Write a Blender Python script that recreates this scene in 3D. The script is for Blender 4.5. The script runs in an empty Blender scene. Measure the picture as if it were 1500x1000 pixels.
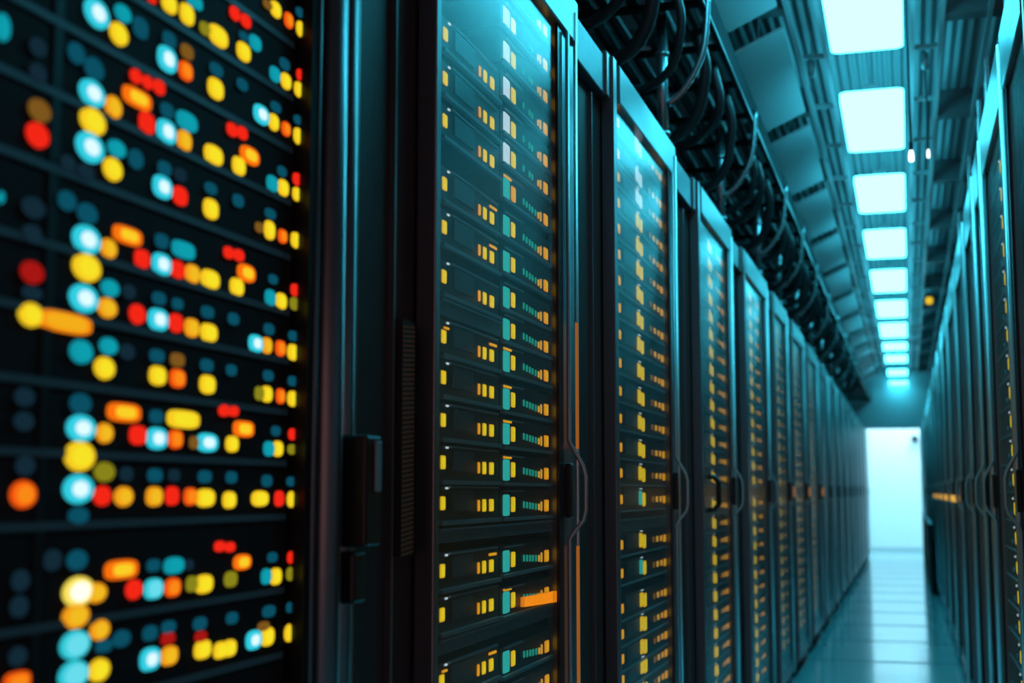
import bpy, bmesh, math, random
from mathutils import Vector, Matrix
random.seed(7)
C = bpy.context.scene.collection
SC = bpy.context.scene
# ------------------------------------------------------------ camera, world, exposure
EYE = 1.062                      # eye height above the floor
F = 1950.0                       # focal length in pixels of the 1500 wide frame
PITCH = math.atan(220 / F)
YAW = math.atan(581 * math.cos(PITCH) / F)
LA = 0.6415                       # the left row's door faces stand at x = -LA
RB = 0.27                       # the right row's door faces stand at x = +RB
cam_data = bpy.data.cameras.new('camera')
cam = bpy.data.objects.new('camera', cam_data)
C.objects.link(cam)
cam.location = (0, 0, EYE)
cam.rotation_euler = (math.radians(90) + PITCH, 0, YAW)
cam_data.sensor_width = 36
cam_data.lens = F / 1500 * 36
cam_data.clip_start = 0.02
cam_data.dof.use_dof = True
cam_data.dof.focus_distance = 2.45
cam_data.dof.aperture_fstop = 4.2
SC.camera = cam
SC.view_settings.view_transform = 'Standard'
SC.view_settings.look = 'None'
SC.view_settings.gamma = 1.0
SC.view_settings.exposure = 0.0
SC.cycles.use_denoising = True
SC.cycles.max_bounces = 8
SC.cycles.transparent_max_bounces = 24
SC.cycles.sample_clamp_indirect = 3.0
world = bpy.data.worlds.new('world')
SC.world = world
world.use_nodes = True
world.node_tree.nodes['Background'].inputs[0].default_value = (0.36, 0.15, 0.15, 1)
world.node_tree.nodes['Background'].inputs[1].default_value = 0.95

# ------------------------------------------------------------ materials
def mat(name, col, rough=0.5, metal=0.0, noise=0.0, scale=20.0, spec=0.5, bump=0.0, stretch=(1, 1, 1)):
    m = bpy.data.materials.new(name); m.use_nodes = True
    nt = m.node_tree; b = nt.nodes['Principled BSDF']
    b.inputs['Base Color'].default_value = (*col, 1)
    b.inputs['Roughness'].default_value = rough
    b.inputs['Metallic'].default_value = metal
    b.inputs['Specular IOR Level'].default_value = spec
    tc = nt.nodes.new('ShaderNodeTexCoord'); mp = nt.nodes.new('ShaderNodeMapping')
    mp.inputs['Scale'].default_value = stretch
    nt.links.new(tc.outputs['Object'], mp.inputs['Vector'])
    n = nt.nodes.new('ShaderNodeTexNoise'); n.inputs['Scale'].default_value = scale
    nt.links.new(mp.outputs['Vector'], n.inputs['Vector'])
    r = nt.nodes.new('ShaderNodeMapRange')
    r.inputs['To Min'].default_value = max(0.02, rough - noise); r.inputs['To Max'].default_value = min(1, rough + noise)
    nt.links.new(n.outputs['Fac'], r.inputs['Value']); nt.links.new(r.outputs['Result'], b.inputs['Roughness'])
    if bump:
        bp = nt.nodes.new('ShaderNodeBump'); bp.inputs['Strength'].default_value = bump
        bp.inputs['Distance'].default_value = 0.002
        nt.links.new(n.outputs['Fac'], bp.inputs['Height']); nt.links.new(bp.outputs['Normal'], b.inputs['Normal'])
    return m

def emit(name, col, strength=1.0):
    m = bpy.data.materials.new(name); m.use_nodes = True
    nt = m.node_tree; nt.nodes.clear()
    o = nt.nodes.new('ShaderNodeOutputMaterial'); e = nt.nodes.new('ShaderNodeEmission')
    e.inputs[0].default_value = (*col, 1); e.inputs[1].default_value = strength
    nt.links.new(e.outputs[0], o.inputs[0])
    return m

def glass(name, tint=0.88, rough=0.22, base=0.04, gain=1.0, mesh=0.0):
    m = bpy.data.materials.new(name); m.use_nodes = True
    nt = m.node_tree; nt.nodes.clear()
    o = nt.nodes.new('ShaderNodeOutputMaterial')
    t = nt.nodes.new('ShaderNodeBsdfTransparent'); t.inputs[0].default_value = (tint, tint, tint, 1)
    g = nt.nodes.new('ShaderNodeBsdfGlossy'); g.inputs['Roughness'].default_value = rough
    g.inputs[0].default_value = (1, 1, 1, 1)
    lw = nt.nodes.new('ShaderNodeLayerWeight'); lw.inputs['Blend'].default_value = 0.5
    pw = nt.nodes.new('ShaderNodeMath'); pw.operation = 'POWER'; pw.inputs[1].default_value = 5.0
    nt.links.new(lw.outputs['Facing'], pw.inputs[0])
    m0 = nt.nodes.new('ShaderNodeMath'); m0.operation = 'MULTIPLY_ADD'; m0.use_clamp = True
    m0.inputs[1].default_value = gain; m0.inputs[2].default_value = base
    nt.links.new(pw.outputs[0], m0.inputs[0])
    geo = nt.nodes.new('ShaderNodeNewGeometry'); iv = nt.nodes.new('ShaderNodeMath'); iv.operation = 'SUBTRACT'; iv.inputs[0].default_value = 1.0
    nt.links.new(geo.outputs['Backfacing'], iv.inputs[1])
    mr = nt.nodes.new('ShaderNodeMath'); mr.operation = 'MULTIPLY'
    nt.links.new(m0.outputs[0], mr.inputs[0]); nt.links.new(iv.outputs[0], mr.inputs[1])
    mx = nt.nodes.new('ShaderNodeMixShader')
    nt.links.new(mr.outputs[0], mx.inputs[0]); nt.links.new(t.outputs[0], mx.inputs[1]); nt.links.new(g.outputs[0], mx.inputs[2])
    last = mx
    if mesh:
        # fine perforated metal layer laminated in the door pane
        tc = nt.nodes.new('ShaderNodeTexCoord'); w = nt.nodes.new('ShaderNodeTexVoronoi'); w.inputs['Scale'].default_value = 150
        nt.links.new(tc.outputs['Object'], w.inputs['Vector'])
        gt = nt.nodes.new('ShaderNodeMath'); gt.operation = 'GREATER_THAN'; gt.inputs[1].default_value = 0.52
        nt.links.new(w.outputs['Distance'], gt.inputs[0])
        ml = nt.nodes.new('ShaderNodeMath'); ml.operation = 'MULTIPLY'; ml.inputs[1].default_value = mesh
        nt.links.new(gt.outputs[0], ml.inputs[0])
        m3 = nt.nodes.new('ShaderNodeMath'); m3.operation = 'MULTIPLY'
        nt.links.new(ml.outputs[0], m3.inputs[0]); nt.links.new(iv.outputs[0], m3.inputs[1]); ml = m3
        d = nt.nodes.new('ShaderNodeBsdfGlossy'); d.inputs[0].default_value = (0.25, 0.27, 0.28, 1); d.inputs['Roughness'].default_value = 0.5
        m2 = nt.nodes.new('ShaderNodeMixShader')
        nt.links.new(ml.outputs[0], m2.inputs[0]); nt.links.new(mx.outputs[0], m2.inputs[1]); nt.links.new(d.outputs[0], m2.inputs[2])
        last = m2
    nt.links.new(last.outputs[0], o.inputs[0])
    return m

M = {}
M['black'] = mat('black_powder_coat', (0.042, 0.026, 0.026), 0.5, 0.0, 0.05, 60, spec=0.25, bump=0.15)
M['chassis'] = mat('server_chassis', (0.018, 0.019, 0.022), 0.38, 0.0, 0.06, 40, spec=0.4)
M['matte'] = mat('matte_dark_chassis', (0.022, 0.014, 0.015), 0.7, 0.0, 0.05, 40, spec=0.12)
M['bay'] = mat('drive_bay', (0.06, 0.10, 0.13), 0.35, 0.3, 0.05, 80)
M['filler'] = mat('blue_grey_filler_panel', (0.10, 0.17, 0.20), 0.45, 0.2, 0.05, 40)
M['pull'] = mat('worn_handle_metal', (0.5, 0.5, 0.5), 0.35, 0.6, 0.05, 30)
M['lip'] = mat('lip_metal', (0.30, 0.38, 0.42), 0.4, 0.4, 0.06, 30, stretch=(1, 0.1, 1))
M['frame'] = mat('door_frame_metal', (0.22, 0.25, 0.27), 0.3, 0.9, 0.05, 30, stretch=(1, 1, 0.05))
M['rail'] = mat('top_rail_metal', (0.27, 0.29, 0.3), 0.32, 0.9, 0.06, 12, stretch=(1, 0.2, 1))
M['edge'] = mat('bright_edge_metal', (0.85, 0.88, 0.9), 0.36, 1.0, 0.05, 30, stretch=(1, 1, 0.05))
M['blackmetal'] = mat('black_metal', (0.02, 0.022, 0.025), 0.3, 0.5, 0.05, 50)
M['glass'] = glass('door_glass', 0.92, 0.24, 0.045, 1.0, 0.06)
M['glass_far'] = glass('far_door_glass', 0.8, 0.3, 0.06, 1.0, 0.3)
M['glass_dark'] = glass('perforated_dark_door', 0.85, 0.4, 0.03, 0.16, 0.25)
M['conduit'] = mat('conduit_metal', (0.3, 0.36, 0.38), 0.28, 0.9, 0.05, 20)
M['cable'] = mat('cable_rubber', (0.012, 0.014, 0.016), 0.4, 0, 0.05, 40)
M['beam'] = mat('beam_metal', (0.16, 0.19, 0.2), 0.45, 0.5, 0.08, 20)
M['tray'] = mat('tray_metal', (0.02, 0.024, 0.028), 0.8, 0.0, 0.08, 20, spec=0.1)
M['grid'] = mat('ceiling_bar_metal', (0.5, 0.56, 0.58), 0.4, 0.4, 0.08, 20)
M['wall'] = mat('painted_wall', (0.72, 0.76, 0.78), 0.6, 0, 0.05, 8, bump=0.05)
LED = {
 'Y': ('yellow indicator lamp', (0.93, 0.6, 0.015), (0.93, 0.76, 0.02)),
 'y': ('amber indicator lamp', (0.9, 0.34, 0.01), (0.88, 0.5, 0.015)),
 'O': ('orange indicator lamp', (0.93, 0.1, 0.005), (0.95, 0.25, 0.008)),
 'X': ('orange indicator bar with yellow centre', (0.98, 0.17, 0.004), (0.95, 0.62, 0.02)),
 'A': ('glowing amber bar', (0.95, 0.25, 0.006), (0.9, 0.42, 0.01)),
 'R': ('red indicator lamp', (0.9, 0.02, 0.008), (0.9, 0.02, 0.008)),
 'd': ('dim red indicator lamp', (0.38, 0.008, 0.006), (0.38, 0.008, 0.006)),
 'C': ('cyan indicator lamp with pale centre', (0.03, 0.62, 0.76), (0.75, 1.0, 1.1)),
 'L': ('bright cyan indicator lamp', (0.03, 0.58, 0.68), (0.14, 0.72, 0.84)),
 'T': ('teal indicator lamp', (0.004, 0.3, 0.38), (0.004, 0.34, 0.42)),
 't': ('dim teal indicator lamp', (0.003, 0.075, 0.12), (0.003, 0.075, 0.12)),
 'n': ('faint blue indicator lamp', (0.006, 0.022, 0.036), (0.006, 0.022, 0.036)),
 'b': ('dim brown indicator lamp', (0.2, 0.09, 0.012), (0.2, 0.09, 0.012)),
 'o': ('olive indicator lamp', (0.25, 0.23, 0.01), (0.25, 0.23, 0.01)),
 'W': ('white indicator lamp with yellow rim', (0.95, 0.75, 0.1), (1.2, 1.15, 0.9)),
 'V': ('pale white status block', (0.65, 0.85, 0.95), (0.65, 0.85, 0.95)),
 'G': ('teal status block', (0.03, 0.5, 0.45), (0.03, 0.5, 0.45)),
 'g': ('small green port light', (0.015, 0.3, 0.22), (0.015, 0.3, 0.22)),
 'k': ('small orange port light', (0.78, 0.4, 0.04), (0.78, 0.4, 0.04)),
}
for k, (lab, c1, c2) in LED.items():
    M['led1' + k] = emit('lamp_rim_' + lab.replace(' ', '_')[:30], c1)
    M['led2' + k] = emit('lamp_core_' + lab.replace(' ', '_')[:30], c2) if c2 != c1 else M['led1' + k]
LIGHTC = (0.058, 0.74, 1.0)
M['light'] = emit('ceiling_light_diffuser', LIGHTC, 12.5)
M['added_upglow'] = emit('ceiling_light_added_upglow', LIGHTC, 4.0)  # upward glow added to the fixtures to brighten the ceiling
M['light_lobby'] = emit('lobby_light_diffuser', (0.5, 0.86, 1.0), 15.0)

# ------------------------------------------------------------ helpers
def ray(px, py):
    v = Vector(((px - 750) / F, (500 - py) / F, -1.0))
    return cam.rotation_euler.to_matrix() @ v
def at(px, py, X):
    "the point of the plane x = X seen at a pixel: returns (y, height above the eye)"
    d = ray(px, py); t = X / d.x
    return d.y * t, d.z * t
def yl(px, d=0.0):
    return at(px, 720, -(LA + d))[0]
def yr(px, d=0.0):
    return at(px, 720, RB + d)[0]
RH = 0.669                      # image slope on the left row's faces -> metres

class MB:
    def __init__(s, side=None):
        s.v = []; s.f = []; s.mi = []; s.side = side; s.cur = 0
    def T(s, p):
        if s.side is None: return p
        if s.side == 'L': return (-(LA + p[0]), p[1], p[2])
        return (RB + p[0], p[1], p[2])
    def add(s, vs, fs):
        n = len(s.v); s.v += [s.T(p) for p in vs]
        fl = s.side == 'L'
        for f in fs:
            f = [n + i for i in f]
            if fl: f = f[::-1]
            s.f.append(f); s.mi.append(s.cur)
        return s
    def box(s, x0, x1, y0, y1, z0, z1):
        if x0 > x1: x0, x1 = x1, x0
        if y0 > y1: y0, y1 = y1, y0
        if z0 > z1: z0, z1 = z1, z0
        v = [(x0,y0,z0),(x1,y0,z0),(x1,y1,z0),(x0,y1,z0),(x0,y0,z1),(x1,y0,z1),(x1,y1,z1),(x0,y1,z1)]
        return s.add(v, [(0,3,2,1),(4,5,6,7),(0,1,5,4),(1,2,6,5),(2,3,7,6),(3,0,4,7)])
    def tube(s, pts, r, n=10):
        pts = [Vector(p) for p in pts]; rings = []
        up = None
        for i, p in enumerate(pts):
            a = pts[max(i - 1, 0)]; b = pts[min(i + 1, len(pts) - 1)]
            t = (b - a).normalized()
            if up is None:
                up = Vector((0, 0, 1)) if abs(t.z) < 0.9 else Vector((1, 0, 0))
            u = t.cross(up).normalized(); w = u.cross(t).normalized(); up = w
            rr = r[i] if isinstance(r, (list, tuple)) else r
            rings.append([p + (u * math.cos(2*math.pi*k/n) + w * math.sin(2*math.pi*k/n)) * rr for k in range(n)])
        vs = [tuple(q) for rg in rings for q in rg]; fs = []
        for i in range(len(pts) - 1):
            for k in range(n):
                a = i*n + k; b = i*n + (k+1) % n
                fs.append((a, a + n, b + n, b))
        fs.append(tuple(range(n))); fs.append(tuple((len(pts)-1)*n + k for k in reversed(range(n))))
        return s.add(vs, fs)
    def build(s, name, mats, parent=None, smooth=False, bevel=0):
        me = bpy.data.meshes.new(name)
        me.from_pydata(s.v, [], s.f)
        if not isinstance(mats, (list, tuple)): mats = [mats]
        for m in mats: me.materials.append(m)
        me.polygons.foreach_set('material_index', s.mi)
        if smooth: me.polygons.foreach_set('use_smooth', [True] * len(s.f))
        me.update()
        o = bpy.data.objects.new(name, me); C.objects.link(o)
        if parent:
            o.parent = parent; o.location = -Vector(parent_world(parent))
        if bevel:
            b = o.modifiers.new('bevel', 'BEVEL'); b.width = bevel; b.segments = 2; b.limit_method = 'ANGLE'
        return o

def parent_world(p):
    v = Vector((0, 0, 0))
    while p: v += p.location; p = p.parent
    return v
def curve_pts(ctrl, n=8):
    "Catmull-Rom through control points"
    P = [Vector(p) for p in ctrl]; P = [P[0]*2 - P[1]] + P + [P[-1]*2 - P[-2]]
    out = []
    for i in range(1, len(P) - 2):
        for k in range(n):
            t = k / n
            out.append(0.5 * ((2*P[i]) + (P[i+1]-P[i-1])*t + (2*P[i-1]-5*P[i]+4*P[i+1]-P[i+2])*t*t + (3*P[i]-P[i-1]-3*P[i+1]+P[i+2])*t**3))
    out.append(P[-2]); return [tuple(p) for p in out]
def empty(name, loc, label=None, cat=None, group=None):
    o = bpy.data.objects.new(name, None); C.objects.link(o); o.location = loc
    o.empty_display_size = 0.05
    return tag(o, label, cat, group)
def tag(o, label=None, cat=None, group=None, kind=None):
    if label: o['label'] = label
    if cat: o['category'] = cat
    if group: o['group'] = group
    if kind: o['kind'] = kind
    return o
def copy_tree(o, parent=None):
    c = o.copy(); C.objects.link(c)
    if parent: c.parent = parent
    for ch in list(o.children): copy_tree(ch, c)
    return c
ORD = ['topmost', 'second', 'third', 'fourth', 'fifth', 'sixth', 'seventh', 'eighth', 'ninth', 'tenth', 'eleventh', 'twelfth',
       'thirteenth', 'fourteenth', 'fifteenth', 'sixteenth', 'seventeenth', 'eighteenth', 'nineteenth', 'twentieth',
       'twenty-first', 'twenty-second', 'twenty-third', 'twenty-fourth', 'twenty-fifth', 'twenty-sixth', 'twenty-seventh', 'twenty-eighth']

# lamp lenses: shallow domes of unit radius, one mesh per colour and outline, scaled per lamp
_lens = {}
def lens_mesh(key, power):
    k = (key, power)
    if k in _lens: return _lens[k]
    n = 24; vs = []; fs = []; mi = []
    def ring(r, x):
        b = len(vs)
        for i in range(n):
            a = 2*math.pi*i/n; c, s_ = math.cos(a), math.sin(a)
            e = 2.0 / power
            vs.append((x, math.copysign(abs(c)**e, c)*r, math.copysign(abs(s_)**e, s_)*r))
        return b
    core = {'C': .55, 'W': .68, 'X': .62, 'A': .75, 'L': .75}.get(key, .7)
    rs = [ring(1, 0), ring(.97, .6), ring(.86, .85), ring(core, .97)]
    for a, b in zip(rs, rs[1:]):
        for i in range(n):
            fs.append((a+i, a+(i+1) % n, b+(i+1) % n, b+i)); mi.append(0)
    fs.append(tuple(rs[-1]+i for i in range(n))); mi.append(1)
    me = bpy.data.meshes.new('indicator_lamp'); me.from_pydata(vs, [], fs)
    me.materials.append(M['led1' + key]); me.materials.append(M['led2' + key])
    me.polygons.foreach_set('material_index', mi); me.update()
    _lens[k] = me; return me
def lamp(parent, key, side, d, y, z, wy, hz, power=2, name='indicator_lamp', thick=0.003):
    "a lens sitting on the face at depth d behind the door plane"
    o = bpy.data.objects.new(name, lens_mesh(key, power)); C.objects.link(o)
    X = -(LA + d) if side == 'L' else RB + d
    o.parent = parent; o.location = Vector((X, y, z)) - parent_world(parent)
    o.scale = (thick if side == 'L' else -thick, wy / 2, hz / 2)
    o['label'] = LED[key][0]
    return o

# ------------------------------------------------------------ the room
Y0, Y1 = -3.0, 22.6               # aisle from behind the camera to the end wall
HC = 2.02                         # ceiling deck above the eye
ZC = EYE + HC
fl = MB(); fl.box(-3.2, 2.6, Y0, 27.0, -0.06, 0.0)
floor_m = bpy.data.materials.new('polished_floor_tiles'); floor_m.use_nodes = True
nt = floor_m.node_tree; b = nt.nodes['Principled BSDF']
tc = nt.nodes.new('ShaderNodeTexCoord'); mp = nt.nodes.new('ShaderNodeMapping'); mp.inputs['Location'].default_value = (5.0, 0.75, 0)
br = nt.nodes.new('ShaderNodeTexBrick'); br.offset = 0.0; br.inputs['Scale'].default_value = 1.0
br.inputs['Brick Width'].default_value = 20.0; br.inputs['Row Height'].default_value = 1.2
br.inputs['Mortar Size'].default_value = 0.035; br.inputs['Mortar Smooth'].default_value = 0.2
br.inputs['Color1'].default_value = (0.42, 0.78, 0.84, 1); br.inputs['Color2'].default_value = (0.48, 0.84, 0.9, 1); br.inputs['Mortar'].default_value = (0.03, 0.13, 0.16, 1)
ns = nt.nodes.new('ShaderNodeTexNoise'); ns.inputs['Scale'].default_value = 3.0
rr = nt.nodes.new('ShaderNodeMapRange'); rr.inputs['To Min'].default_value = 0.07; rr.inputs['To Max'].default_value = 0.16
ad = nt.nodes.new('ShaderNodeMath'); ad.operation = 'ADD'
ml = nt.nodes.new('ShaderNodeMath'); ml.operation = 'MULTIPLY'; ml.inputs[1].default_value = 0.5
L = nt.links.new
L(tc.outputs['Object'], mp.inputs[0]); L(mp.outputs[0], br.inputs['Vector']); L(br.outputs['Color'], b.inputs['Base Color'])
L(tc.outputs['Object'], ns.inputs['Vector']); L(ns.outputs['Fac'], rr.inputs['Value']); L(rr.outputs['Result'], ad.inputs[0])
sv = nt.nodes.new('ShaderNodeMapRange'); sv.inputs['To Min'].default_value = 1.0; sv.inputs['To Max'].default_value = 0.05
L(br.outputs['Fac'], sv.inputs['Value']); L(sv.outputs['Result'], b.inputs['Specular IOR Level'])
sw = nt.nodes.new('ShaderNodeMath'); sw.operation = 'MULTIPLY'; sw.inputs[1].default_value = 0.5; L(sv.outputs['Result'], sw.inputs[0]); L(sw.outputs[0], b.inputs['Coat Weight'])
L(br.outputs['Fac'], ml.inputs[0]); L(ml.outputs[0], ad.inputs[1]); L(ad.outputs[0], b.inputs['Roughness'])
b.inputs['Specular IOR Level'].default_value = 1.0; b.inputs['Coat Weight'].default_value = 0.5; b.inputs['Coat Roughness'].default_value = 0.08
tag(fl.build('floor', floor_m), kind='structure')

deck = bpy.data.materials.new('corrugated_ceiling_deck'); deck.use_nodes = True
nt = deck.node_tree; b = nt.nodes['Principled BSDF']; b.inputs['Base Color'].default_value = (0.36, 0.4, 0.42, 1)
b.inputs['Roughness'].default_value = 0.45; b.inputs['Metallic'].default_value = 0.3
tc = nt.nodes.new('ShaderNodeTexCoord'); wv = nt.nodes.new('ShaderNodeTexWave'); wv.inputs['Scale'].default_value = 7.0
bp = nt.nodes.new('ShaderNodeBump'); bp.inputs['Strength'].default_value = 0.6; bp.inputs['Distance'].default_value = 0.02
L = nt.links.new
L(tc.outputs['Object'], wv.inputs['Vector']); L(wv.outputs['Fac'], bp.inputs['Height']); L(bp.outputs['Normal'], b.inputs['Normal'])
M['deck'] = deck
M['panel'] = mat('pale_ceiling_panel', (0.55, 0.6, 0.62), 0.5, 0.0, 0.05, 6)
tag(MB().box(-3.2, 2.6, Y0, 27.0, ZC, ZC + 0.1).build('ceiling', deck), kind='structure')
tag(MB().box(-3.3, -3.2, Y0, 27.0, 0, ZC).build('wall_left', M['wall']), kind='structure')
tag(MB().box(2.6, 2.7, Y0, 27.0, 0, ZC).build('wall_right', M['wall']), kind='structure')
DH = EYE + 1.03                   # head of the opening at the end of the aisle
e = MB(); e.box(-3.2, 2.6, Y1, Y1 + 0.25, DH, ZC)
e.box(-3.2, -LA, Y1, Y1 + 0.25, 0, DH); e.box(0.205, 2.6, Y1, Y1 + 0.25, 0, DH)
tag(e.build('wall_end', M['wall']), kind='structure')
tag(MB().box(-3.2, 2.6, 25.2, 25.3, 0, ZC).build('wall_lobby', M['wall']), kind='structure')
tag(MB().box(-3.2, 2.6, 25.18, 25.2, 0, 0.07).build('baseboard_lobby', M['grid']), kind='structure')

# ------------------------------------------------------------ ceiling lights
LH = 1.74
def zy(dy): return F * LH / dy / math.cos(YAW) / math.cos(PITCH) * 0.96
spans = [(720-83-0, None), (593, 495), (468, 405), (387, 338), (327, 288), (282, 251), (249, 222), (220, 203), (202, 185), (181, 166), (164, 154), (152, 143)]
LN = ['nearest and largest', 'second', 'third', 'fourth', 'fifth', 'sixth', 'seventh', 'eighth', 'ninth', 'tenth', 'eleventh', 'twelfth']
def ty(dy, up=0.0):
    d = ray(1331 - dy * 0.1, 720 - dy)
    return d.y * (LH + up) / d.z
def make_light(y0, y1, label, m=None, x0=-0.24, x1=0.035, z=None, mat_=None):
    z = z or EYE + LH
    t = empty('ceiling_light', ((x0+x1)/2, (y0+y1)/2, z), label, 'ceiling light', 'glowing panels in a line along the ceiling')
    # rounded diffuser tray, glowing, under a thin metal housing
    n = 6; r = 0.035; prof = []
    for cx, cy, a0 in ((x1-r, y1-r, 0), (x0+r, y1-r, 90), (x0+r, y0+r, 180), (x1-r, y0+r, 270)):
        for k in range(n+1):
            a = math.radians(a0 + 90*k/n); prof.append((cx + r*math.cos(a), cy + r*math.sin(a)))
    q = MB(); N = len(prof)
    q.add([(x, y, z) for x, y in prof] + [(x, y, z+0.03) for x, y in prof],
          [tuple(reversed(range(N)))] + [(i, (i+1) % N, N+(i+1) % N, N+i) for i in range(N)])
    q.cur = 1; q.add([(x, y, z+0.03) for x, y in prof], [tuple(range(N))])
    q.build('diffuser', [mat_ or M['light'], M['added_upglow']], t)
    h = MB(); h.box((x0+x1)/2-0.035, (x0+x1)/2+0.035, y0+0.03, y1-0.03, z+0.031, z+0.065); h.build('housing', M['grid'], t)
    for yy in (y0+0.15, y1-0.15):
        MB().tube([((x0+x1)/2, yy, z+0.065), ((x0+x1)/2, yy, ZC)], 0.004, 6).build('hanger_rod', M['grid'], t)
    return t
make_light(4.0, ty(645), 'nearest and largest glowing ceiling panel, cut by the top of the picture')
for i, (a, b_) in enumerate(spans[1:]):
    make_light(ty(a - max(2, 5 - i), 0.03), min(ty(b_ + 4), Y1 - 0.05), '%s glowing ceiling panel of the line above the aisle, counted from the nearest' % LN[i+1])
for y in (2.45,):
    make_light(y, y + 1.2, 'glowing ceiling panel %s' % ('just before the nearest seen one' if y > 2 else 'directly above the camera'))
make_light(23.3, 24.6, 'ceiling panel lighting the pale room beyond the end opening', x0=-1.0, x1=0.9, z=ZC-0.12, mat_=M['light_lobby'])

NW = [w.replace('topmost', 'first') for w in ORD]
# ------------------------------------------------------------ ceiling bars
def bar(name, label, cat, group, m, *boxes):
    q = MB()
    for bx in boxes: q.box(*bx)
    return tag(q.build(name, m), label, cat, group)
ZB = EYE + 1.88
rails = [(-0.62, 'tray edge'), (-0.40, 'between the tray and the lights'), (-0.285, 'just beside the lights on the tray side'),
         (0.075, 'just beside the lights on the clear side'), (0.19, 'second from the lights on the clear side'), (0.37, 'above the cabinets on the clear side')]
for x, w in rails[1:]:
    bar('ceiling_rail', 'long steel ceiling rail running down the aisle, %s' % w, 'ceiling rail', 'long ceiling rails', M['grid'],
        (x-0.009, x+0.009, 1.0, Y1-0.02, ZB, ZB+0.035))
y = 1.9; i = 0
while y < Y1 - 0.3:
    for x0_, x1_, w in ((-0.39, -0.295, 'tray'), (0.085, 0.18, 'clear')):
        bar('ceiling_crossbar', '%s thin ceiling crossbar from the camera, %s side of the lights' % (ORD[i].replace('topmost', 'first'), w), 'ceiling crossbar',
            'thin crossbars of the ceiling grid', M['grid'], (x0_, x1_, y-0.01, y+0.01, ZB+0.036, ZB+0.056))
    y += 0.8; i += 1
# heavy cross beams between the bays with a corrugated panel in each bay
y = 2.2; i = 0
while y < Y1 - 0.8:
    tag(MB().box(-2.6, -0.405, y-0.045, y+0.045, ZC-0.13, ZC-0.002).build('ceiling_beam', M['beam']),
        '%s steel cross beam above the cable tray side, counted from the camera' % NW[i], 'ceiling beam', 'dark beams over the tray side')
    tag(MB().box(0.2, 2.0, y+0.2, y+0.29, ZC-0.13, ZC-0.002).build('ceiling_beam', M['beam']),
        '%s steel cross beam above the facing row, counted from the camera' % NW[i], 'ceiling beam', 'dark beams over the clear side')
    ya_, yb2 = y+0.12, y+1.36; za_, zb3 = EYE+1.755, EYE+1.865
    p = MB().add([(-0.67, ya_, za_), (-0.43, ya_, zb3), (-0.43, yb2, zb3), (-0.67, yb2, za_), (-0.67, ya_, za_+.012), (-0.43, ya_, zb3+.012), (-0.43, yb2, zb3+.012), (-0.67, yb2, za_+.012)],
        [(0,3,2,1),(4,5,6,7),(0,1,5,4),(1,2,6,5),(2,3,7,6),(3,0,4,7)]).build('ceiling_panel', M['panel'])
    tag(p, '%s narrow flat ceiling panel between the tray and the lights' % NW[i], 'ceiling panel', 'flat panels beside the tray')
    for dz in (0.3, 1.1):
        MB().tube([(-0.545, y+dz, EYE+1.81), (-0.545, y+dz, ZC)], 0.004, 6).build('hanger_rod', M['grid'], p)
    p = MB().box(-1.5, -0.72, y+0.12, y+1.36, ZB-0.05, ZB-0.035).build('ceiling_panel', M['panel'])
    tag(p, '%s wide flat ceiling panel above the cable tray' % NW[i], 'ceiling panel', 'wide panels above the tray')
    for dz in (0.3, 1.1):
        MB().tube([(-1.1, y+dz, ZB-0.035), (-1.1, y+dz, ZC)], 0.004, 6).build('hanger_rod', M['grid'], p)
    y += 1.5; i += 1
# drop sensors on rods, two spot lamps and the amber beacon
def sensor(px, py, x, label):
    d = ray(px, py); t = x / d.x; y, z = d.y*t, EYE + d.z*t
    s = empty('ceiling_sensor', (x, y, z), label, 'ceiling sensor', 'small cylinders hung on rods')
    MB().tube([(x, y, z-0.035), (x, y, z+0.035)], 0.016, 14).build('housing', M['grid'], s, True)
    MB().tube([(x, y, z+0.035), (x, y, ZC)], 0.004, 6).build('rod', M['grid'], s)
    MB().tube([(x, y, z-0.042), (x, y, z-0.035)], 0.009, 10).build('lens', M['edge'], s)
sensor(1355, 89, 0.13, 'small metal cylinder hung on a rod on the clear side of the lights')
sensor(1189, 100, -0.35, 'small metal cylinder hung on a rod on the tray side of the lights')
def spot(px, py, x, m, r, label, name, cat, group=None):
    d = ray(px, py); t = x / d.x; y, z = d.y*t, EYE + d.z*t
    s = empty(name, (x, y, z), label, cat, group)
    MB().tube([(x, y, z-r), (x, y, z-r*.6), (x, y, z+0.012), (x, y, z+0.03)], [r*.6, r, r*1.05, r*0.7], 14).build('lens', m, s)
    MB().tube([(x, y, z+0.03), (x, y, z+0.06), (x, y, z+0.061), (x, y, ZC)], [r*0.8, r*0.8, 0.004, 0.004], 10).build('body', M['tray'], s)
M['spot'] = emit('spot_lamp', (0.8, 1.0, 1.0), 3.0)
M['beacon'] = emit('beacon_lamp', (0.85, 0.55, 0.03), 1.0)
spot(1335, 233, 0.045, M['spot'], 0.009, 'small white spot lamp beside the third ceiling panel', 'spot_lamp', 'spot lamp', 'two small spot lamps')
spot(1360, 229, 0.13, M['spot'], 0.006, 'smaller white spot lamp farther from the third ceiling panel', 'spot_lamp', 'spot lamp', 'two small spot lamps')
spot(1361, 440, 0.23, M['beacon'], 0.032, 'small amber beacon lamp hanging over the clear side', 'beacon_lamp', 'beacon')
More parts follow.
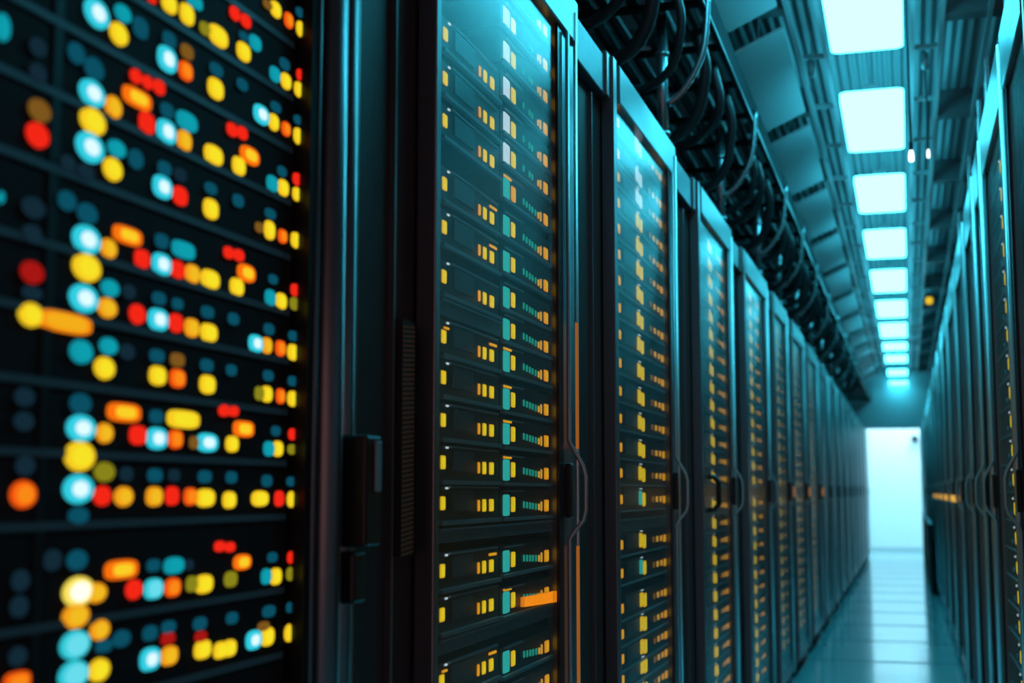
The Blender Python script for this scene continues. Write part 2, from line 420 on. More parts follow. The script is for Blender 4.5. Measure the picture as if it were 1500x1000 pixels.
# ------------------------------------------------------------ the row of cabinets
HT = EYE + 1.012                  # top of the left row's doors
def cabinet(side, y0, yd, y1, z1, label, near=0, openings=None, glassm='glass', extras=(), top_cap=True, group=None, railh=0.092, stile=(0.075, 0.105), fill=True):
    """cell y0..y1, the door leaf spans yd..y1; near: 0 far, 1 middle, 2 close"""
    t = empty('server_cabinet', ((-LA if side == 'L' else RB), (y0+y1)/2, 0), label, 'server cabinet', group)
    D = 1.0
    g = 0.002
    q = MB(side)                   # carcass: sides, back, top, plinth, middle shelf posts
    q.box(0.02, D, y0+g, yd-0.01, 0.06, z1-0.11)       # equipment pillar beside the door
    q.box(0.02, D, yd-0.008, yd+0.012, 0.06, z1-0.02)
    q.box(0.02, D, y1-0.03, y1-g, 0.06, z1-0.02)
    q.box(D-0.02, D, yd+0.01, y1-0.03, 0.06, z1-0.02)
    q.box(0.02, D, yd+0.01, y1-0.03, z1-0.05, z1-0.02)
    q.box(0.02, D, yd+0.01, y1-0.03, 0.06, 0.10)
    q.build('body', M['black'], t, bevel=0.003 if near == 2 else 0)
    MB(side).box(0.05, D-0.02, y0+0.03, y1-0.03, 0.0, 0.06).build('plinth', M['blackmetal'], t)
    for yy in (y0+0.05, y1-0.08):
        MB(side).tube([(0.03, yy, 0), (0.03, yy, 0.03), (0.03, yy, 0.06)], [0.022, 0.016, 0.012], 10).build('levelling_foot', M['edge'], t)
    # pillar front: two raised trims and cap box
    for f in (0.12, 0.62):
        yy = y0 + (yd - y0) * f
        MB(side).box(0.012, 0.022, yy, yy+0.008, 0.07, z1-0.12).build('trim_strip', M['frame'], t)
    if top_cap:
        w = yd - y0
        MB(side).box(0.0, 0.5, y0+0.01, y0+w*0.86, z1-0.105, z1-0.012).build('top_cap', M['bay'], t, bevel=0.003)
        MB(side).box(-0.006, 0.3, y0+w*0.87, yd-0.006, z1-0.105, z1+0.0).build('corner_bracket', M['rail'], t, bevel=0.003)
    # the door leaf
    s0, s1 = stile
    ZB0 = 0.085
    fr = MB(side)
    fr.box(-0.012, 0.018, yd, yd+s0*0.5, ZB0, z1); fr.box(-0.002, 0.018, yd+s0*0.5, yd+s0, ZB0, z1)
    fr.box(-0.004, 0.018, y1-s1, y1-0.004, ZB0, z1)
    fr.box(-0.004, 0.018, yd+s0, y1-s1, ZB0, ZB0+0.07)
    door = fr.build('door', M['frame'], t, bevel=0.002 if near else 0)
    MB(side).box(-0.012, 0.018, yd+s0, y1-0.022, z1-railh, z1).build('top_rail', M['rail'], door, bevel=0.003)
    MB(side).box(-0.006, 0.0, y1-s1-0.004, y1-s1*0.82, ZB0+0.07, z1-railh).build('stile_cover', M['blackmetal'], door)
    # two bright vertical rods, the first one bends out into the pull
    r1, r2 = y1 - s1*0.70, y1 - s1*0.30
    r = 0.0045 if side == 'L' else 0.008
    zh = EYE - 0.0
    MB(side).tube([(-0.012, r2, ZB0), (-0.012, r2, z1-0.03)], r, 8).build('edge_rod', M['edge'], door, True)
    hp = [(-0.012, r1, z1-railh), (-0.012, r1, zh+0.098), (-0.02, r1+0.002, zh+0.083), (-0.038, r1+0.006, zh+0.05), (-0.043, r1+0.006, zh+0.03),
          (-0.043, r1+0.006, zh-0.035), (-0.038, r1+0.006, zh-0.055), (-0.02, r1+0.002, zh-0.078), (-0.012, r1, zh-0.092), (-0.012, r1, ZB0)]
    MB(side).tube(hp, 0.0045, 8).build('pull_handle', M['pull'], door, True)
    MB(side).box(-0.018, -0.006, r1-0.012, r1+0.012, zh-0.05, zh+0.055).build('lock_case', M['blackmetal'], door, bevel=0.003)
    if glassm:
        MB(side).box(0.001, 0.005, yd+s0-0.002, y1-s1+0.002, ZB0+0.07, z1-railh).build('glass_pane', M[glassm], door)
    if fill:
        pass
    return t

sx = dict(A=at(515, 720, -LA)[0], B=yl(846), C=yl(992), D=yl(1075), E=yl(1127), Fc=yl(1156), G=yl(1180), H=yl(1200))
edges = [sx[k] for k in ('A', 'B', 'C', 'D', 'E', 'Fc', 'G', 'H')]
while edges[-1] + 1.36 < Y1 - 0.02: edges.append(edges[-1] + 1.36)
edges[-1] = Y1 - 0.01
doors = [None, yl(624), yl(896), yl(1024), yl(1092)] + [None]*20
CN = NW
cells = []
# A: the blurred nearest cabinet, wide open front
A0, A1 = 0.46, sx['A']
labels = {
 0: 'nearest black server cabinet, heavily blurred, full of glowing coloured round lamps',
 1: 'black server cabinet in sharp focus with glass door and lit amber and teal servers',
 2: 'narrow looking glass door cabinet just beyond the sharply focused one',
 3: 'third glass door cabinet after the blurred one, with dark latch on its near stile',
 4: 'fourth glass door cabinet after the blurred one on the handle row',
}
a = empty('server_cabinet', (-LA, (A0+A1)/2, 0), labels[0], 'server cabinet', 'black server cabinets of the long row')
AI0, AI1 = 0.56, yl(444)
q = MB('L'); D = 1.0
q.box(0.06, D, A0, AI0-0.01, 0.06, HT); q.box(0.03, D, AI1+0.012, A1-0.003, 0.06, HT-0.02)
q.box(D-0.02, D, AI0-0.01, AI1+0.012, 0.06, HT); q.box(0.03, D, AI0-0.01, AI1+0.012, HT-0.05, HT-0.02)
q.box(0.03, D, AI0-0.01, AI1+0.012, 0.06, 0.1)
q.build('body', M['black'], a)
MB('L').box(0.05, D-0.02, A0+0.03, A1-0.03, 0, 0.06).build('plinth', M['blackmetal'], a)
def yspan(p0, p1): return yl(p0), yl(p1)
for (p0, p1, d0, d1) in ((461, 466, -0.002, 0.02), (472, 493, -0.014, 0.02), (501, 514, -0.014, 0.02)):
    y0_, y1_ = yspan(p0, p1)
    mb = MB('L'); r_ = (y1_-y0_)/2
    mb.tube([(0.006, (y0_+y1_)/2, 0.08), (0.006, (y0_+y1_)/2, HT)], r_, 14)
    mb.build('frame_post', M['frame'], a, True)
MB('L').box(0.004, 0.03, AI1+0.012, A1-0.003, 0.07, HT-0.02).build('stile_backing', M['blackmetal'], a)
y0_, y1_ = yspan(497, 521)
lt = MB('L').box(-0.034, 0.004, y0_, y1_, EYE-0.075*0.86, EYE+0.078*0.86).build('door_latch', M['blackmetal'], a, bevel=0.004)
MB('L').box(-0.038, -0.0345, yl(508), yl(516), EYE-0.0, EYE+0.06).build('latch_lever', M['lip'], lt, bevel=0.001)
MB('L').box(-0.02, 0.004, y0_, yl(516), EYE-0.13, EYE-0.07).build('latch_base', M['blackmetal'], a, bevel=0.004)
# inner rail at the near side of the open front
MB('L').box(0.0188, 0.02, yl(84), yl(98), 0.1, HT-0.05).build('equipment_rail', M['chassis'], a)
for k in range(1, len(edges)):
    y0_, y1_ = edges[k-1], edges[k]
    yd = doors[k] if k < len(doors) and doors[k] else y0_ + 0.26 * (y1_-y0_)
    lab = labels.get(k) or '%s glass door cabinet after the blurred one in the long row' % CN[k-1]
    c = cabinet('L', y0_, yd, y1_, HT, lab, near=2 if k <= 2 else (1 if k < 5 else 0), glassm='glass' if k < 5 else 'glass_far',
                group='black server cabinets of the long row' if k <= 8 else 'far cabinets at the end of the long row',
                stile=(yl(641, -0.002) - yd, 0.165) if k == 1 else (0.075, 0.12))
    if k == 1:
        # perforated strip on the pillar of the sharp cabinet
        yy0, yy1 = yl(594), yl(612)
        v = MB('L'); z = EYE - 0.09*1.0
        zt = EYE + 250/722*RH; zb = EYE - 92/722*RH; z = zb
        v.box(0.006, 0.0195, yy0, yy1, zb, zt); v.cur = 1
        while z < zt - 0.006:
            v.add([(0.0055, yy0, z), (0.0055, yy0+(yy1-yy0), z+0.004), (0.0055, yy1, z+0.0068), (0.0055, yy0, z+0.0028)], [(0, 1, 2, 3)]); z += 0.0065
        v.build('vent_strip', [M['black'], mat('rust_brown_slots', (0.4, 0.1, 0.04), 0.5)], c)
        # orange reflection on the far door edge, painted as a glowing strip
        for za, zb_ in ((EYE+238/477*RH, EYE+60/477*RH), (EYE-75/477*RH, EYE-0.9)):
            MB('L').box(-0.020, -0.0175, yl(844, -0.018), yl(847, -0.018), zb_, za).build('painted_amber_reflection', emit('amber_reflection_paint', (0.3, 0.09, 0.015)), c)['label'] = 'thin orange reflection painted as a glowing strip'
    if k == 3:
        yy = yl(1037)
        MB('L').tube([(0, yy, EYE+0.05), (-0.02, yy, EYE+0.05), (-0.036, yy, EYE+0.03), (-0.036, yy, EYE-0.04), (-0.02, yy, EYE-0.06), (0, yy, EYE-0.06)], 0.009, 10).build('side_latch', M['blackmetal'], c, True)
    cells.append((y0_, yd, y1_, c))

# ------------------------------------------------------------ servers of the blurred cabinet
LEDS = """3 40 23 45 T,55 69 26 30 n,55 107 26 30 n,57 162 35 36 b,54 198 36 40 R,111 78 26 33 t,137 101 30 36 t,141 20 40 46 C,179 20 26 28 T,205 41 23 33 t,173 50 29 36 Y,134 137 41 43 C,135 178 41 43 Y,165 157 26 36 y,200 144 46 30 X,198 112 18 23 R,215 121 15 21 R,232 128 17 23 R,214 180 24 35 R,131 216 45 48 C,170 218 28 28 T,198 233 23 31 t,164 248 30 37 Y,99 239 23 26 n,125 252 26 26 n,244 87 30 40 C,247 59 20 26 t,273 76 19 23 b,271 104 21 30 O,315 130 24 33 Y,316 102 20 20 t,354 124 16 18 t,243 193 30 38 C,244 162 20 23 t,273 178 33 30 T,269 206 22 32 y,312 227 29 31 Y,349 243 20 29 Y,365 228 30 28 X,339 190 16 21 R,354 195 15 20 R,237 274 30 36 C,240 247 20 23 t,263 256 18 21 n,263 287 22 30 R,308 306 23 32 Y,308 276 18 18 t,348 294 16 20 t,247 5 24 31 Y,273 21 22 33 Y,284 2 25 21 T,221 0 13 8 R,299 42 15 20 o,319 53 30 32 Y,343 20 15 21 R,359 31 15 20 R,356 76 21 29 Y,373 63 18 24 T,356 53 13 13 t,403 14 16 25 Y,391 7 13 13 b,439 19 13 15 t,422 30 13 24 O,441 44 16 25 Y,416 94 15 18 t,402 109 16 24 T,418 119 15 25 Y,440 111 13 19 R,438 132 16 24 Y,403 157 15 16 t,382 168 24 30 C,400 179 15 26 Y,418 189 13 22 O,436 176 13 14 t,437 200 16 26 Y,412 251 13 16 t,398 269 17 26 T,414 275 16 26 Y,435 263 14 20 R,435 285 15 22 Y,395 313 16 16 t,48 304 36 33 n,97 294 28 31 t,127 313 31 33 t,0 289 7 20 T,46 343 30 30 n,126 351 45 46 C,158 364 25 32 y,186 345 46 28 X,207 379 23 30 R,236 353 20 23 t,268 366 36 27 T,236 387 30 35 C,259 395 22 29 R,281 401 22 30 y,307 409 29 30 Y,334 370 15 19 R,349 374 15 19 R,360 400 28 28 X,346 420 21 28 Y,394 337 16 30 Y,379 333 12 16 b,413 346 13 22 O,433 352 16 25 Y,399 409 13 15 t,395 436 16 26 T,411 441 16 26 Y,432 425 14 20 R,431 445 15 20 o,46 399 36 36 d,46 429 30 20 n,94 472 89 33 A,44 461 39 39 Y,126 392 45 45 Y,122 437 46 45 C,160 422 28 28 T,188 427 20 23 n,156 451 30 32 y,200 460 25 32 R,232 437 20 20 t,231 468 31 35 C,257 473 21 30 R,259 445 16 18 t,280 480 22 30 y,305 487 26 29 Y,303 457 19 19 t,341 467 16 19 t,393 482 15 18 t,374 503 22 28 C,390 506 15 26 y,410 510 15 25 O,429 492 15 16 t,429 516 18 26 Y,118 515 36 38 T,158 507 28 28 T,185 515 23 25 n,152 539 32 36 Y,229 521 22 21 t,230 550 26 31 Y,259 527 21 22 b,259 554 24 30 O,302 535 19 20 t,303 563 24 30 Y,338 542 15 18 t,392 550 15 17 t,379 576 13 22 o,390 577 16 26 Y,410 580 13 24 O,428 558 14 16 t,429 584 18 25 Y,35 581 30 30 n,34 617 30 30 n,117 591 33 33 t,118 627 46 43 C,152 634 26 32 y,181 604 53 30 X,201 637 26 31 R,228 610 20 22 t,268 614 51 29 Y,229 642 32 35 C,256 643 22 30 O,303 648 33 30 C,283 648 13 20 b,327 601 16 19 R,341 602 15 17 R,356 628 32 26 X,339 650 19 26 Y,393 657 16 24 T,406 657 15 25 Y,403 631 13 16 t,429 636 15 19 R,428 658 15 16 o,116 668 48 48 Y,152 691 31 31 o,184 694 20 24 n,114 716 48 47 C,149 726 27 32 R,180 727 29 32 y,114 755 31 27 t,226 696 22 22 t,254 696 17 20 n,225 727 25 31 y,251 726 21 30 R,278 727 20 28 O,300 729 29 29 Y,299 698 20 20 t,338 699 16 19 t,335 732 20 27 Y,390 704 15 19 t,380 730 26 25 Y,408 730 14 25 R,426 705 14 15 t,428 731 17 26 Y,36 682 29 31 n,33 724 41 44 O,76 820 27 34 n,112 820 31 32 t,177 834 52 31 X,195 863 25 32 R,224 828 20 20 t,254 828 31 27 T,275 827 14 17 n,224 862 29 33 L,252 860 24 30 O,321 800 16 17 R,336 801 14 16 R,280 855 17 25 o,298 855 27 30 Y,354 823 27 25 X,337 848 19 25 o,398 816 14 16 t,389 844 15 25 T,403 844 17 27 Y,427 816 14 20 R,426 840 15 22 o,114 866 49 48 W,140 868 32 32 y,110 902 42 40 y,145 922 30 33 y,109 944 47 46 L,144 981 33 37 Y,107 988 47 46 L,151 946 24 20 t,177 935 27 27 t,219 927 22 24 t,246 918 21 20 t,245 935 21 20 d,219 965 31 37 C,247 960 26 31 y,292 913 20 21 t,293 932 18 17 d,296 951 26 30 Y,322 952 21 27 Y,335 949 21 27 Y,339 905 17 19 t,371 937 24 31 C,391 932 20 30 Y,385 917 17 15 b,393 895 19 19 t,425 889 13 17 t,426 926 21 29 Y,29 850 27 34 n,27 888 27 34 n,25 961 27 31 n,24 998 41 31 O"""
FD = 0.02                         # their faces stand this far behind the door plane
lines = [1.16, 1.06, .98, .90, .81, .725, .637, .551, .465, .375, .284, .205, .122, .039, -.047, -.165, -.269, -.37, -.47, -.58, -.7, -.84, -1.0, -1.2]
units = []
NA = len(lines) - 1
for i in range(NA):
    zt, zb = [EYE + at(440, 720-882*q_, -(LA+FD))[1] for q_ in lines[i:i+2]]; zt -= 0.0015
    u = empty('rack_server', (-(LA+FD), (AI0+AI1)/2, zb), '%s blurred black server from the top in the nearest cabinet' % ORD[i].replace('topmost', 'first'),
              'server', 'servers in the nearest blurred cabinet')
    MB('L').box(FD, FD+0.7, AI0, AI1, zb, zt).build('chassis', M['matte'], u)
    lip = MB('L').box(FD-0.0015, FD, AI0+0.002, AI1-0.004, zb+0.001, zb+0.008)
    lip.build('lip', M['filler'], u)
    units.append((zb, zt, u))
for e_ in LEDS.split(','):
    px, py, w, h, key = e_.split(); px, py, w, h = float(px), float(py), float(w), float(h)
    X = -(LA + FD)
    y, hz = at(px, py, X); ya = at(px - w/2, py, X)[0]; yb = at(px + w/2, py, X)[0]
    sc = math.hypot(y, LA) ; _, h1 = at(px, py - h/2, X); _, h2 = at(px, py + h/2, X)
    z = EYE + hz
    for zb, zt, u in units:
        if zb <= z < zt + 0.002: break
    wide = w > h * 1.15
    lamp(u, key, 'L', FD, y, z, (yb-ya)*0.93, (h1-h2)*0.93, 3.2 if wide else (2.6 if px > 200 else 2), name='indicator_bar' if wide else 'indicator_lamp')

for i, (zb, zt, u) in enumerate(units):      # the units above and below the picture carry the same lamps as a full one
    if i <= 2 or zt < EYE - 0.37 * RH:
        src = units[9 if i <= 2 else 13]
        for ch in list(src[2].children):
            if ch.name.startswith('indicator') and ch.location.z > 0.004 and ch.location.z < (zt - zb) - 0.004:
                c_ = ch.copy(); C.objects.link(c_); c_.parent = u
# ------------------------------------------------------------ servers of the sharp cabinet (two modules side by side)
y0_, yd, y1_, cb = cells[0]
GD = 0.013
XB = -(LA + GD)
def yb_(px): return at(px, 720, XB)[0]
L0, L1 = yb_(641), yb_(730.5)
R0, R1 = yb_(732), yb_(818)
lr = [1.0, .903, .81, .672, .577, .469, .338, .249, .156, .064, -.025, -.172, -.267, -.412, -.505, -.60]
rr_ = [1.29, 1.195, 1.107, 1.017, .929, .852, .764, .67, .58, .49, .41, .329, .234, .146, .055, -.034, -.175, -.279, -.429, -.525, -.62]
RHB = RH * (LA + GD) / LA
def rect(parent, key, y0, y1, z0, z1, name='indicator_lamp', th=0.002, d=GD):
    return lamp(parent, key, 'L', d, (y0+y1)/2, (z0+z1)/2, y1-y0, z1-z0, 9, name, th)
nl = 0
for i, v in enumerate(lr):
    zc = EYE + at(648, 720-674*v, XB)[1]
    top = min(zc + 0.030, EYE + at(648, 720-674*lr[i-1], XB)[1] - 0.035) if i else zc + 0.03
    zt, zb = zc + 0.026, zc - 0.032
    u = empty('rack_server', (XB, (L0+L1)/2, zb), 'black server with three amber bars, %s of the wide stack in the sharp cabinet' % ORD[i], 'server', 'wide servers in the sharp cabinet')
    MB('L').box(GD, GD+0.62, L0, L1, zb, zt).build('chassis', M['chassis'], u)
    MB('L').box(GD-0.007, GD, L0+0.004, L1-0.004, zb, zb+0.006).build('lip', M['lip'], u)
    MB('L').box(GD-0.004, GD, yb_(657), yb_(727), zt-0.004, zt-0.001).build('top_edge_or_highlight', M['lip'], u)  # pale strip painting the highlight along the server's top edge
    p = MB('L').box(GD-0.003, GD, yb_(661), yb_(691), zc-0.012, zt-0.007); p.build('drive_bay', M['bay'], u)
    rect(u, 'Y', yb_(645), yb_(651.5), zc-0.010, zc+0.010)
    rect(u, 'V', yb_(652.5), yb_(655.5), zt-0.0055, zt-0.0025, 'pin_light')
    dz = -0.005
    rect(u, 'y', yb_(699.5), yb_(702), zc-0.009+dz, zc+0.009+dz)
    rect(u, 'Y', yb_(706.5), yb_(711.3), zc-0.010+dz, zc+0.010+dz)
    rect(u, 'Y', yb_(716.5), yb_(722.5), zc-0.010+dz, zc+0.010+dz)
    if i in (3, 4, 6, 11, 13): rect(u, 'y', yb_(716), yb_(727), zc+0.011, zc+0.0155, 'release_tab')
    if i in (6, 13): rect(u, 'y', yb_(648.5), yb_(656), zc+0.012, zc+0.0155, 'release_tab')
for i, v in enumerate(rr_):
    zc = EYE + at(741, 720-581*v, XB)[1]
    zt, zb = zc + 0.026, zc - 0.0265
    u = empty('rack_server', (XB, (R0+R1)/2, zb), 'narrow server with tall status block, %s of the narrow stack in the sharp cabinet' % ORD[i], 'server', 'narrow servers in the sharp cabinet')
    MB('L').box(GD, GD+0.62, R0, R1, zb, zt).build('chassis', M['chassis'], u)
    MB('L').box(GD-0.007, GD, R0+0.004, R1-0.006, zb, zb+0.0055).build('lip', M['lip'], u)
    MB('L').box(GD-0.004, GD, yb_(738), yb_(765), zt-0.0035, zt-0.001).build('top_edge_or_highlight', M['lip'], u)  # top edge highlight, again painted as a pale strip
    hi = v > 0.83
    rect(u, 'V' if hi else 'G', yb_(736.5), yb_(746), zc-0.018, zc+0.018, 'status_block')
    if v > .7 and not hi or hi: rect(u, 'y' if not hi else 'Y', yb_(748.5), yb_(755), zc-0.014, zc+0.013)
    else: rect(u, 'Y', yb_(748.5), yb_(754), zc-0.012, zc+0.014)
    if i in (6, 11, 12, 13, 14, 17): rect(u, 'y', yb_(737), yb_(749), zc+0.019, zc+0.0235, 'release_tab')
    for j, px in enumerate((766, 770.5, 775, 779, 783.5, 788)):
        if hi and j in (1, 4): continue
        rect(u, 'g' if j < 5 else 'k', yb_(px), yb_(px+1.9), zc-0.006-0.001*j, zc+0.006-0.001*j, 'port_light')
    rect(u, 'k', yb_(791.7), yb_(793.3), zc-0.013, zc+0.005, 'port_light')
    rect(u, 'y', yb_(797), yb_(803), zc-0.014, zc+0.008)
def filler(y0, y1, pt, pb, pxr, label):
    z1_, z0_ = EYE + at(pxr, pt, XB)[1], EYE + at(pxr, pb, XB)[1]
    f_ = MB('L').box(GD-0.002, GD+0.02, y0, y1, z0_, z1_)
    f_.cur = 1; f_.box(GD-0.006, GD-0.002, y0, y1, z1_-0.003, z1_)
    tag(f_.build('filler_panel', [M['filler'], M['lip']]), label, 'filler panel', 'blank filler panels')
filler(L0, R1, 774, 795, 648, 'wide blank blue grey filler panel at handle height in the sharp cabinet')
filler(L0, L1, 438, 462, 648, 'short blank filler panel above the seventh wide server in the sharp cabinet')
filler(L0, R1, 936, 958, 648, 'wide blank filler panel low in the sharp cabinet under the orange tag')
filler(cells[1][1]+0.06, cells[1][2]-0.05, 758, 775, 940, 'blank filler panel at handle height in the cabinet beyond the sharp one')
# orange cable tag clipped across one narrow server, brightness painted in as a glow
zt_ = EYE - 0.279*RHB
y0t, zt0 = at(769, 876, XB+0.012); y1t, zt1 = at(816, 872, XB+0.012)
tg = MB('L')
za = EYE + at(770, 888, XB+0.01)[1]; zb2 = EYE + at(770, 874, XB+0.01)[1]; zc2 = EYE + at(815, 881, XB+0.01)[1]; zd2 = EYE + at(815, 865, XB+0.01)[1]
tg.add([(GD-0.012, y0t, za), (GD-0.012, y1t, zc2), (GD-0.012, y1t, zd2), (GD-0.012, y0t, zb2),
        (GD-0.004, y0t, za), (GD-0.004, y1t, zc2), (GD-0.004, y1t, zd2), (GD-0.004, y0t, zb2)],
       [(3, 2, 1, 0), (4, 5, 6, 7), (0, 1, 5, 4), (1, 2, 6, 5), (2, 3, 7, 6), (3, 0, 4, 7)])
tag(tg.build('equipment_tag', emit('orange_tag_painted_glow', (0.93, 0.27, 0.01))), 'orange tag with painted glow across a narrow server low in the sharp cabinet', 'equipment tag')

# ------------------------------------------------------------ servers of the cabinets beyond
y0c, ydc, y1c, cc = cells[1]
def server_c(zc, label, group, key_mid='Y', white=False):
    zt, zb = zc + 0.028, zc - 0.031
    u = empty('rack_server', (XB, (ydc+y1c)/2, zc), label, 'server', group)
    a0, a1 = ydc + 0.06, y1c - 0.05
    MB('L').box(GD, GD+0.62, a0, a1, zb, zt).build('chassis', M['chassis'], u)
    MB('L').box(GD-0.006, GD, a0+0.004, a1-0.004, zb, zb+0.004).build('lip', M['lip'], u)
    MB('L').box(GD-0.003, GD, yb_(915), yb_(933), zc-0.014, zt-0.006).build('drive_bay', M['bay'], u)
    rect(u, 'y', yb_(907.5), yb_(911.5), zc-0.012, zc+0.010)
    rect(u, key_mid, yb_(935.5), yb_(940), zc-0.016, zc+0.020, 'status_block')
    rect(u, 'Y' if not white else 'V', yb_(940.7), yb_(945), zc-0.020, zc+0.015, 'status_block')
    rect(u, 'V', yb_(937), yb_(940.5), zt-0.0045, zt-0.002, 'pin_light')
    for j, px in enumerate((955, 960.5, 966)):
        rect(u, 'k' if j else 'b', yb_(px), yb_(px+2.6), zc-0.010, zc+0.005, 'port_light')
    rect(u, 'y', yb_(970.5), yb_(974), zc-0.014, zc+0.006)
    return u
cr = [1.30, 1.19, 1.11, 1.02, .93, .84, .748, .652, .558, .458, .359, .262, .16, .068, -.026, -.188, -.29, -.416, -.508, -.597, -.673, -.765]
proto = None
for i, v in enumerate(cr):
    zc = EYE + at(940, 720-382*v, XB)[1]
    u = server_c(zc, '%s server in the glass door cabinet just beyond the sharp one' % ORD[i].capitalize().replace('Topmost', 'Topmost lit'),
                 'servers in the cabinet beyond the sharp one', 'V' if v > 1.1 else ('G' if i in (14, 16) else 'Y'), white=v > 1.1)
    if i == 6: proto = u
WORDS = {2: 'third', 3: 'fourth', 4: 'fifth', 5: 'sixth', 6: 'seventh'}
for k in range(2, 7):
    y0k, ydk, y1k, ck = cells[k]
    for i in range(27):
        v = 1.27 - 0.092 * i - (0.05 if i > 13 else 0)
        zc = EYE + v * RHB
        c = copy_tree(proto)
        c.location = (XB, proto.location.y + (ydk - ydc), zc)
        c['label'] = '%s lit server from the top behind the %s glass door after the blurred cabinet' % (ORD[i].replace('topmost', 'first'), WORDS[k])
        c['group'] = 'servers behind the %s glass door' % WORDS[k]
# a dark equipment rack fills each farther cabinet
for k in range(7, len(cells)):
    y0k, ydk, y1k, ck = cells[k]
    q = MB('L').box(0.03, 0.6, ydk+0.035, y1k-0.05, 0.16, HT-0.1)
    q.build('equipment_stack', M['chassis'], ck)

# ------------------------------------------------------------ the facing row
HR = EYE + 1.165
re = [yr(1555), yr(1497), yr(1460), yr(1447), yr(1430), yr(1413), yr(1399)]
while re[-1] + 1.4 < Y1 - 0.02: re.append(re[-1] + 1.4)
re[-1] = Y1 - 0.01
RN = NW
rcells = []
for k in range(len(re) - 1):
    y0_, y1_ = re[k], re[k+1]
    w = y1_ - y0_
    lab = {0: 'nearest cabinet of the facing row, cut by the picture edge',
           1: 'facing row cabinet with a column of amber lamps behind its door'}.get(k) or \
        '%s tall cabinet of the facing row counted from the picture edge' % RN[k]
    c = cabinet('R', y0_, y0_ + (0.2*w if k != 1 else 0.02), y1_, HR, lab, near=1 if k < 4 else 0, glassm='glass_dark',
                group='tall cabinets of the facing row' if k < 7 else 'far tall cabinets of the facing row', railh=0.16, top_cap=False, stile=(0.08, 0.11) if k != 1 else (0.03, 0.16))
    rcells.append((y0_, y0_+(0.2*w if k != 1 else 0.02), y1_, c))
    if k != 1:
        MB('R').box(0.03, 0.6, y0_+0.2*w+0.035, y1_-0.05, 0.16, HR-0.1-0.02).build('equipment_stack', M['chassis'], c)
y0r, ydr, y1r, cR = rcells[1]
first = None; i = 0
z = HR - 0.24
while z > 0.2:
    if first is None:
        u = empty('rack_server', (RB+GD, (ydr+y1r)/2, z), '', 'server', 'servers in the facing cabinet')
        MB('R').box(GD, GD+0.62, ydr+0.012, y1r-0.05, z-0.038, z+0.038).build('chassis', M['chassis'], u)
        MB('R').box(GD-0.006, GD, ydr+0.014, y1r-0.055, z-0.038, z-0.034).build('lip', M['lip'], u)
        lamp(u, 'Y', 'R', GD, yr(1488.5, GD), z, yr(1485, GD)-yr(1492, GD), 0.036, 6)
        lamp(u, 't', 'R', GD, yr(1481, GD), z-0.012, 0.03, 0.012, 6, 'port_light')
        lamp(u, 'V', 'R', GD, yr(1484, GD), z+0.028, 0.015, 0.006, 6, 'pin_light')
        first = u
    else:
        u = copy_tree(first); u.location.z = z
    u['label'] = '%s amber lit server from the top in the facing cabinet' % ORD[i].replace('topmost', 'first') if i < 24 else 'amber lit server low in the facing cabinet'
    i += 1; z -= 0.081
# posts standing on the facing row and the low cabinet run at its far end
for i, k in enumerate((1, 2, 3, 4, 5)):
    y_ = re[k]
    zt = EYE + 1.43
    o = empty('support_post', (RB+0.07, y_+0.05, HR), '%s dark post standing on top of the facing row' % RN[i].capitalize(), 'support post', 'posts above the facing row')
    MB('R').box(0.03, 0.11, y_+0.0, y_+0.30, HR+0.001, zt).build('post', M['black'], o)
    MB('R').box(0.018, 0.03, y_+0.0, y_+0.03, HR+0.001, zt).build('edge_strip', M['conduit'], o)
low = tag(MB().box(RB-0.078, RB-0.045, 14.5, 22.3, 0.02, EYE-0.34).build('low_cabinet', M['matte'], bevel=0.004), 'low black equipment box run standing against the far facing cabinets', 'low cabinet')
MB().box(RB-0.082, RB-0.045, 14.5, 22.3, EYE-0.339, EYE-0.325).build('top_edge_or_highlight', M['lip'], low)
for k in range(5, 10):
    if k < len(rcells):
        y0_, _, y1_, c = rcells[k]
        MB('R').box(-0.034, -0.026, y0_+0.3, y1_-0.25, EYE-0.055, EYE-0.02).build('amber_display_or_reflection', emit('amber_display_or_reflection', (0.8, 0.42, 0.06)), c)['label'] = 'glowing amber display strip'
for k in (5, 6, 7):  # orange reflections near the handles, painted as glowing patches
    y0_, _, y1_, c = cells[k]
    MB('L').box(-0.018, -0.017, y0_+0.1, y0_+0.3, EYE-0.03, EYE+0.03).build('amber_display_or_reflection', emit('amber_display_or_reflection', (0.35, 0.13, 0.03)), c)['label'] = 'dim amber reflection painted as a glowing patch'
# small dark camera on the lobby wall
d = ray(1340, 642); t = 25.1 / d.y; p = (d.x*t, 25.1, EYE + d.z*t)
s = empty('wall_camera', p, 'small dark security camera on the pale wall beyond the opening', 'security camera')
MB().tube([(p[0], 25.18, p[2]), (p[0], 25.1, p[2]), (p[0], 25.09, p[2])], [0.05, 0.06, 0.05], 12).build('base', M['tray'], s)
MB().tube([(p[0], 25.09, p[2]), (p[0], 24.96, p[2]-0.02)], 0.055, 12).build('body', M['blackmetal'], s, True)

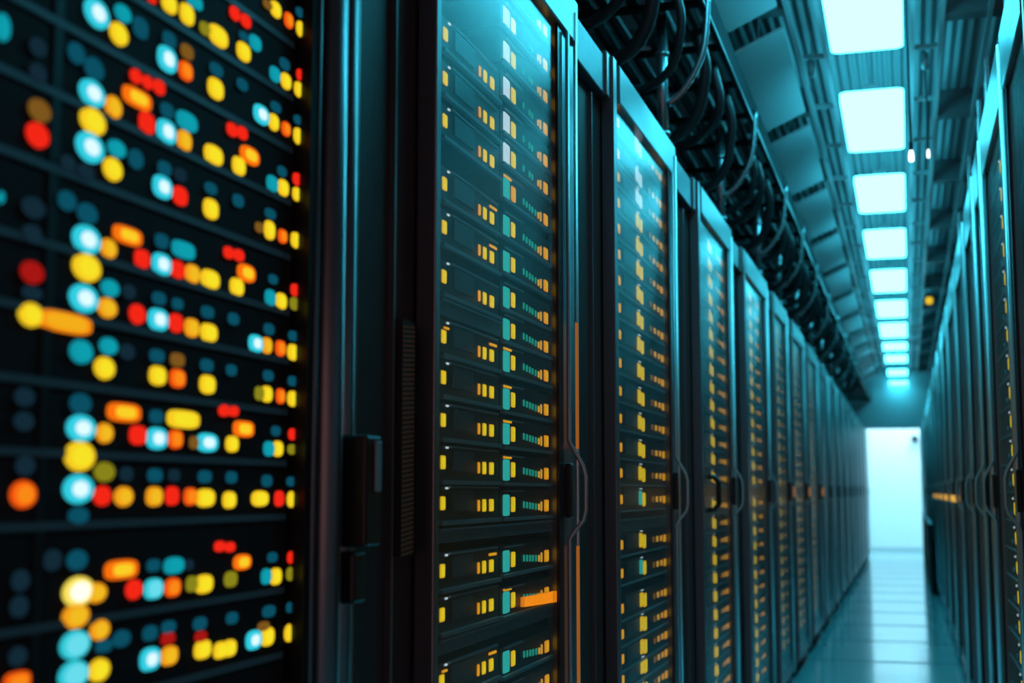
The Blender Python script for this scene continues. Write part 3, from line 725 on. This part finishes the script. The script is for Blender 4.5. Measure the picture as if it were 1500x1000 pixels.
# ------------------------------------------------------------ cable tray, posts and cables above the long row
TX = -0.545
tr = empty('cable_tray', (TX, 2, EYE+1.5), 'long dark ladder cable tray running above the long row of cabinets', 'cable tray')
for x in (TX, TX-0.5):
    MB().box(x-0.012, x, 2.0, Y1-0.02, EYE+1.45, EYE+1.56).build('side_rail', M['tray'], tr)
MB().box(TX, TX+0.006, 2.0, Y1-0.02, EYE+1.45, EYE+1.458).build('rail_lip', M['frame'], tr)
y = 2.2
while y < Y1-0.2:
    MB().box(TX-0.5, TX-0.012, y-0.012, y+0.012, EYE+1.455, EYE+1.475).build('rung', M['tray'], tr); y += 0.42
for j_, x in enumerate((TX-0.08, TX-0.16, TX-0.23, TX-0.3, TX-0.37)):
    r_ = random.uniform(0.018, 0.03)
    pts = [(x + random.uniform(-0.01, 0.01), 2.0 + 0.8*j, EYE+1.476+r_) for j in range(int((Y1-2.2)/0.8)+1)]
    tag(MB().tube(curve_pts(pts, 3), r_, 8).build('power_cable', M['cable'], None, True), 'thick black cable lying in the tray, %s from the aisle edge' % NW[j_], 'cable', 'cables lying in the tray')
for k, ex in enumerate(edges[1:12]):
    px_ = -LA - 0.035
    n_ = CN[k]
    lab = ('%s upright conduit post on top of the long row, counted from the sharp cabinet' % n_.capitalize()) if n_ else 'far upright conduit post on top of the long row'
    pp = empty('conduit_post', (px_, ex+0.03, HT), lab, 'conduit post', 'conduit posts on the long row' if n_ else 'far conduit posts on the long row')
    yy = ex + 0.04
    MB().tube([(px_, yy, HT-0.018), (px_, yy, EYE+1.44)], 0.017, 14).build('pipe', M['conduit'], pp, True)
    for zz in (HT+0.06, EYE+1.32):
        MB().tube([(px_, yy, zz-0.006), (px_, yy, zz+0.006)], 0.022, 14).build('collar', M['conduit'], pp, True)
    MB().tube([(px_-0.02, yy, EYE+1.22), (px_-1.0, yy, EYE+1.22)], 0.011, 8).build('cross_pipe', M['tray'], pp, True)
    cd = curve_pts([(px_+0.015, yy, EYE+1.16), (px_+0.07, yy, EYE+1.21), (px_+0.125, yy, EYE+1.32), (px_+0.143, yy, EYE+1.5)], 6)
    tag(MB().tube(cd, 0.010, 10).build('bent_conduit', M['conduit'], None, True),
        ('Bent steel conduit rising from the %s upright post of the long row' % n_) if n_ else 'bent conduit rising from a far upright post', 'conduit',
        'bent conduits' if n_ else 'far bent conduits')
    for j in range(3):
        off = 0.25 + 0.33*j + random.uniform(-.05, .05)
        x0_, x1_ = TX - 0.03, -LA - 0.25 - random.uniform(0, .15)
        lo = EYE + 1.06 + random.uniform(0, .1)
        pts = curve_pts([(x0_-0.02, ex+off, EYE+1.447), (x0_+0.0, ex+off+0.03, EYE+1.3), (x0_-0.08, ex+off+0.09, lo+0.06), (x1_, ex+off+0.16, lo), (x1_-0.1, ex+off+0.2, HT+0.0)], 6)
        tag(MB().tube(pts, random.uniform(0.012, 0.02), 8).build('hanging_cable', M['cable'], None, True),
            'black cable looping down just past the %s conduit post, %s of three' % (n_, NW[j]), 'cable', 'cable loops under the tray')
# flexible hose bending over the sharp cabinet
pts = curve_pts([(-LA-0.35, 2.72, HT+0.0), (-LA-0.12, 2.74, HT+0.07), (-LA-0.06, 2.75, HT+0.14), (-LA-0.06, 2.76, HT+0.3), (-LA-0.07, 2.78, EYE+1.444)], 6)
tag(MB().tube(pts, 0.013, 10).build('flexible_hose', M['conduit'], None, True), 'ribbed flexible hose curving down behind the top of the sharp cabinet', 'hose')
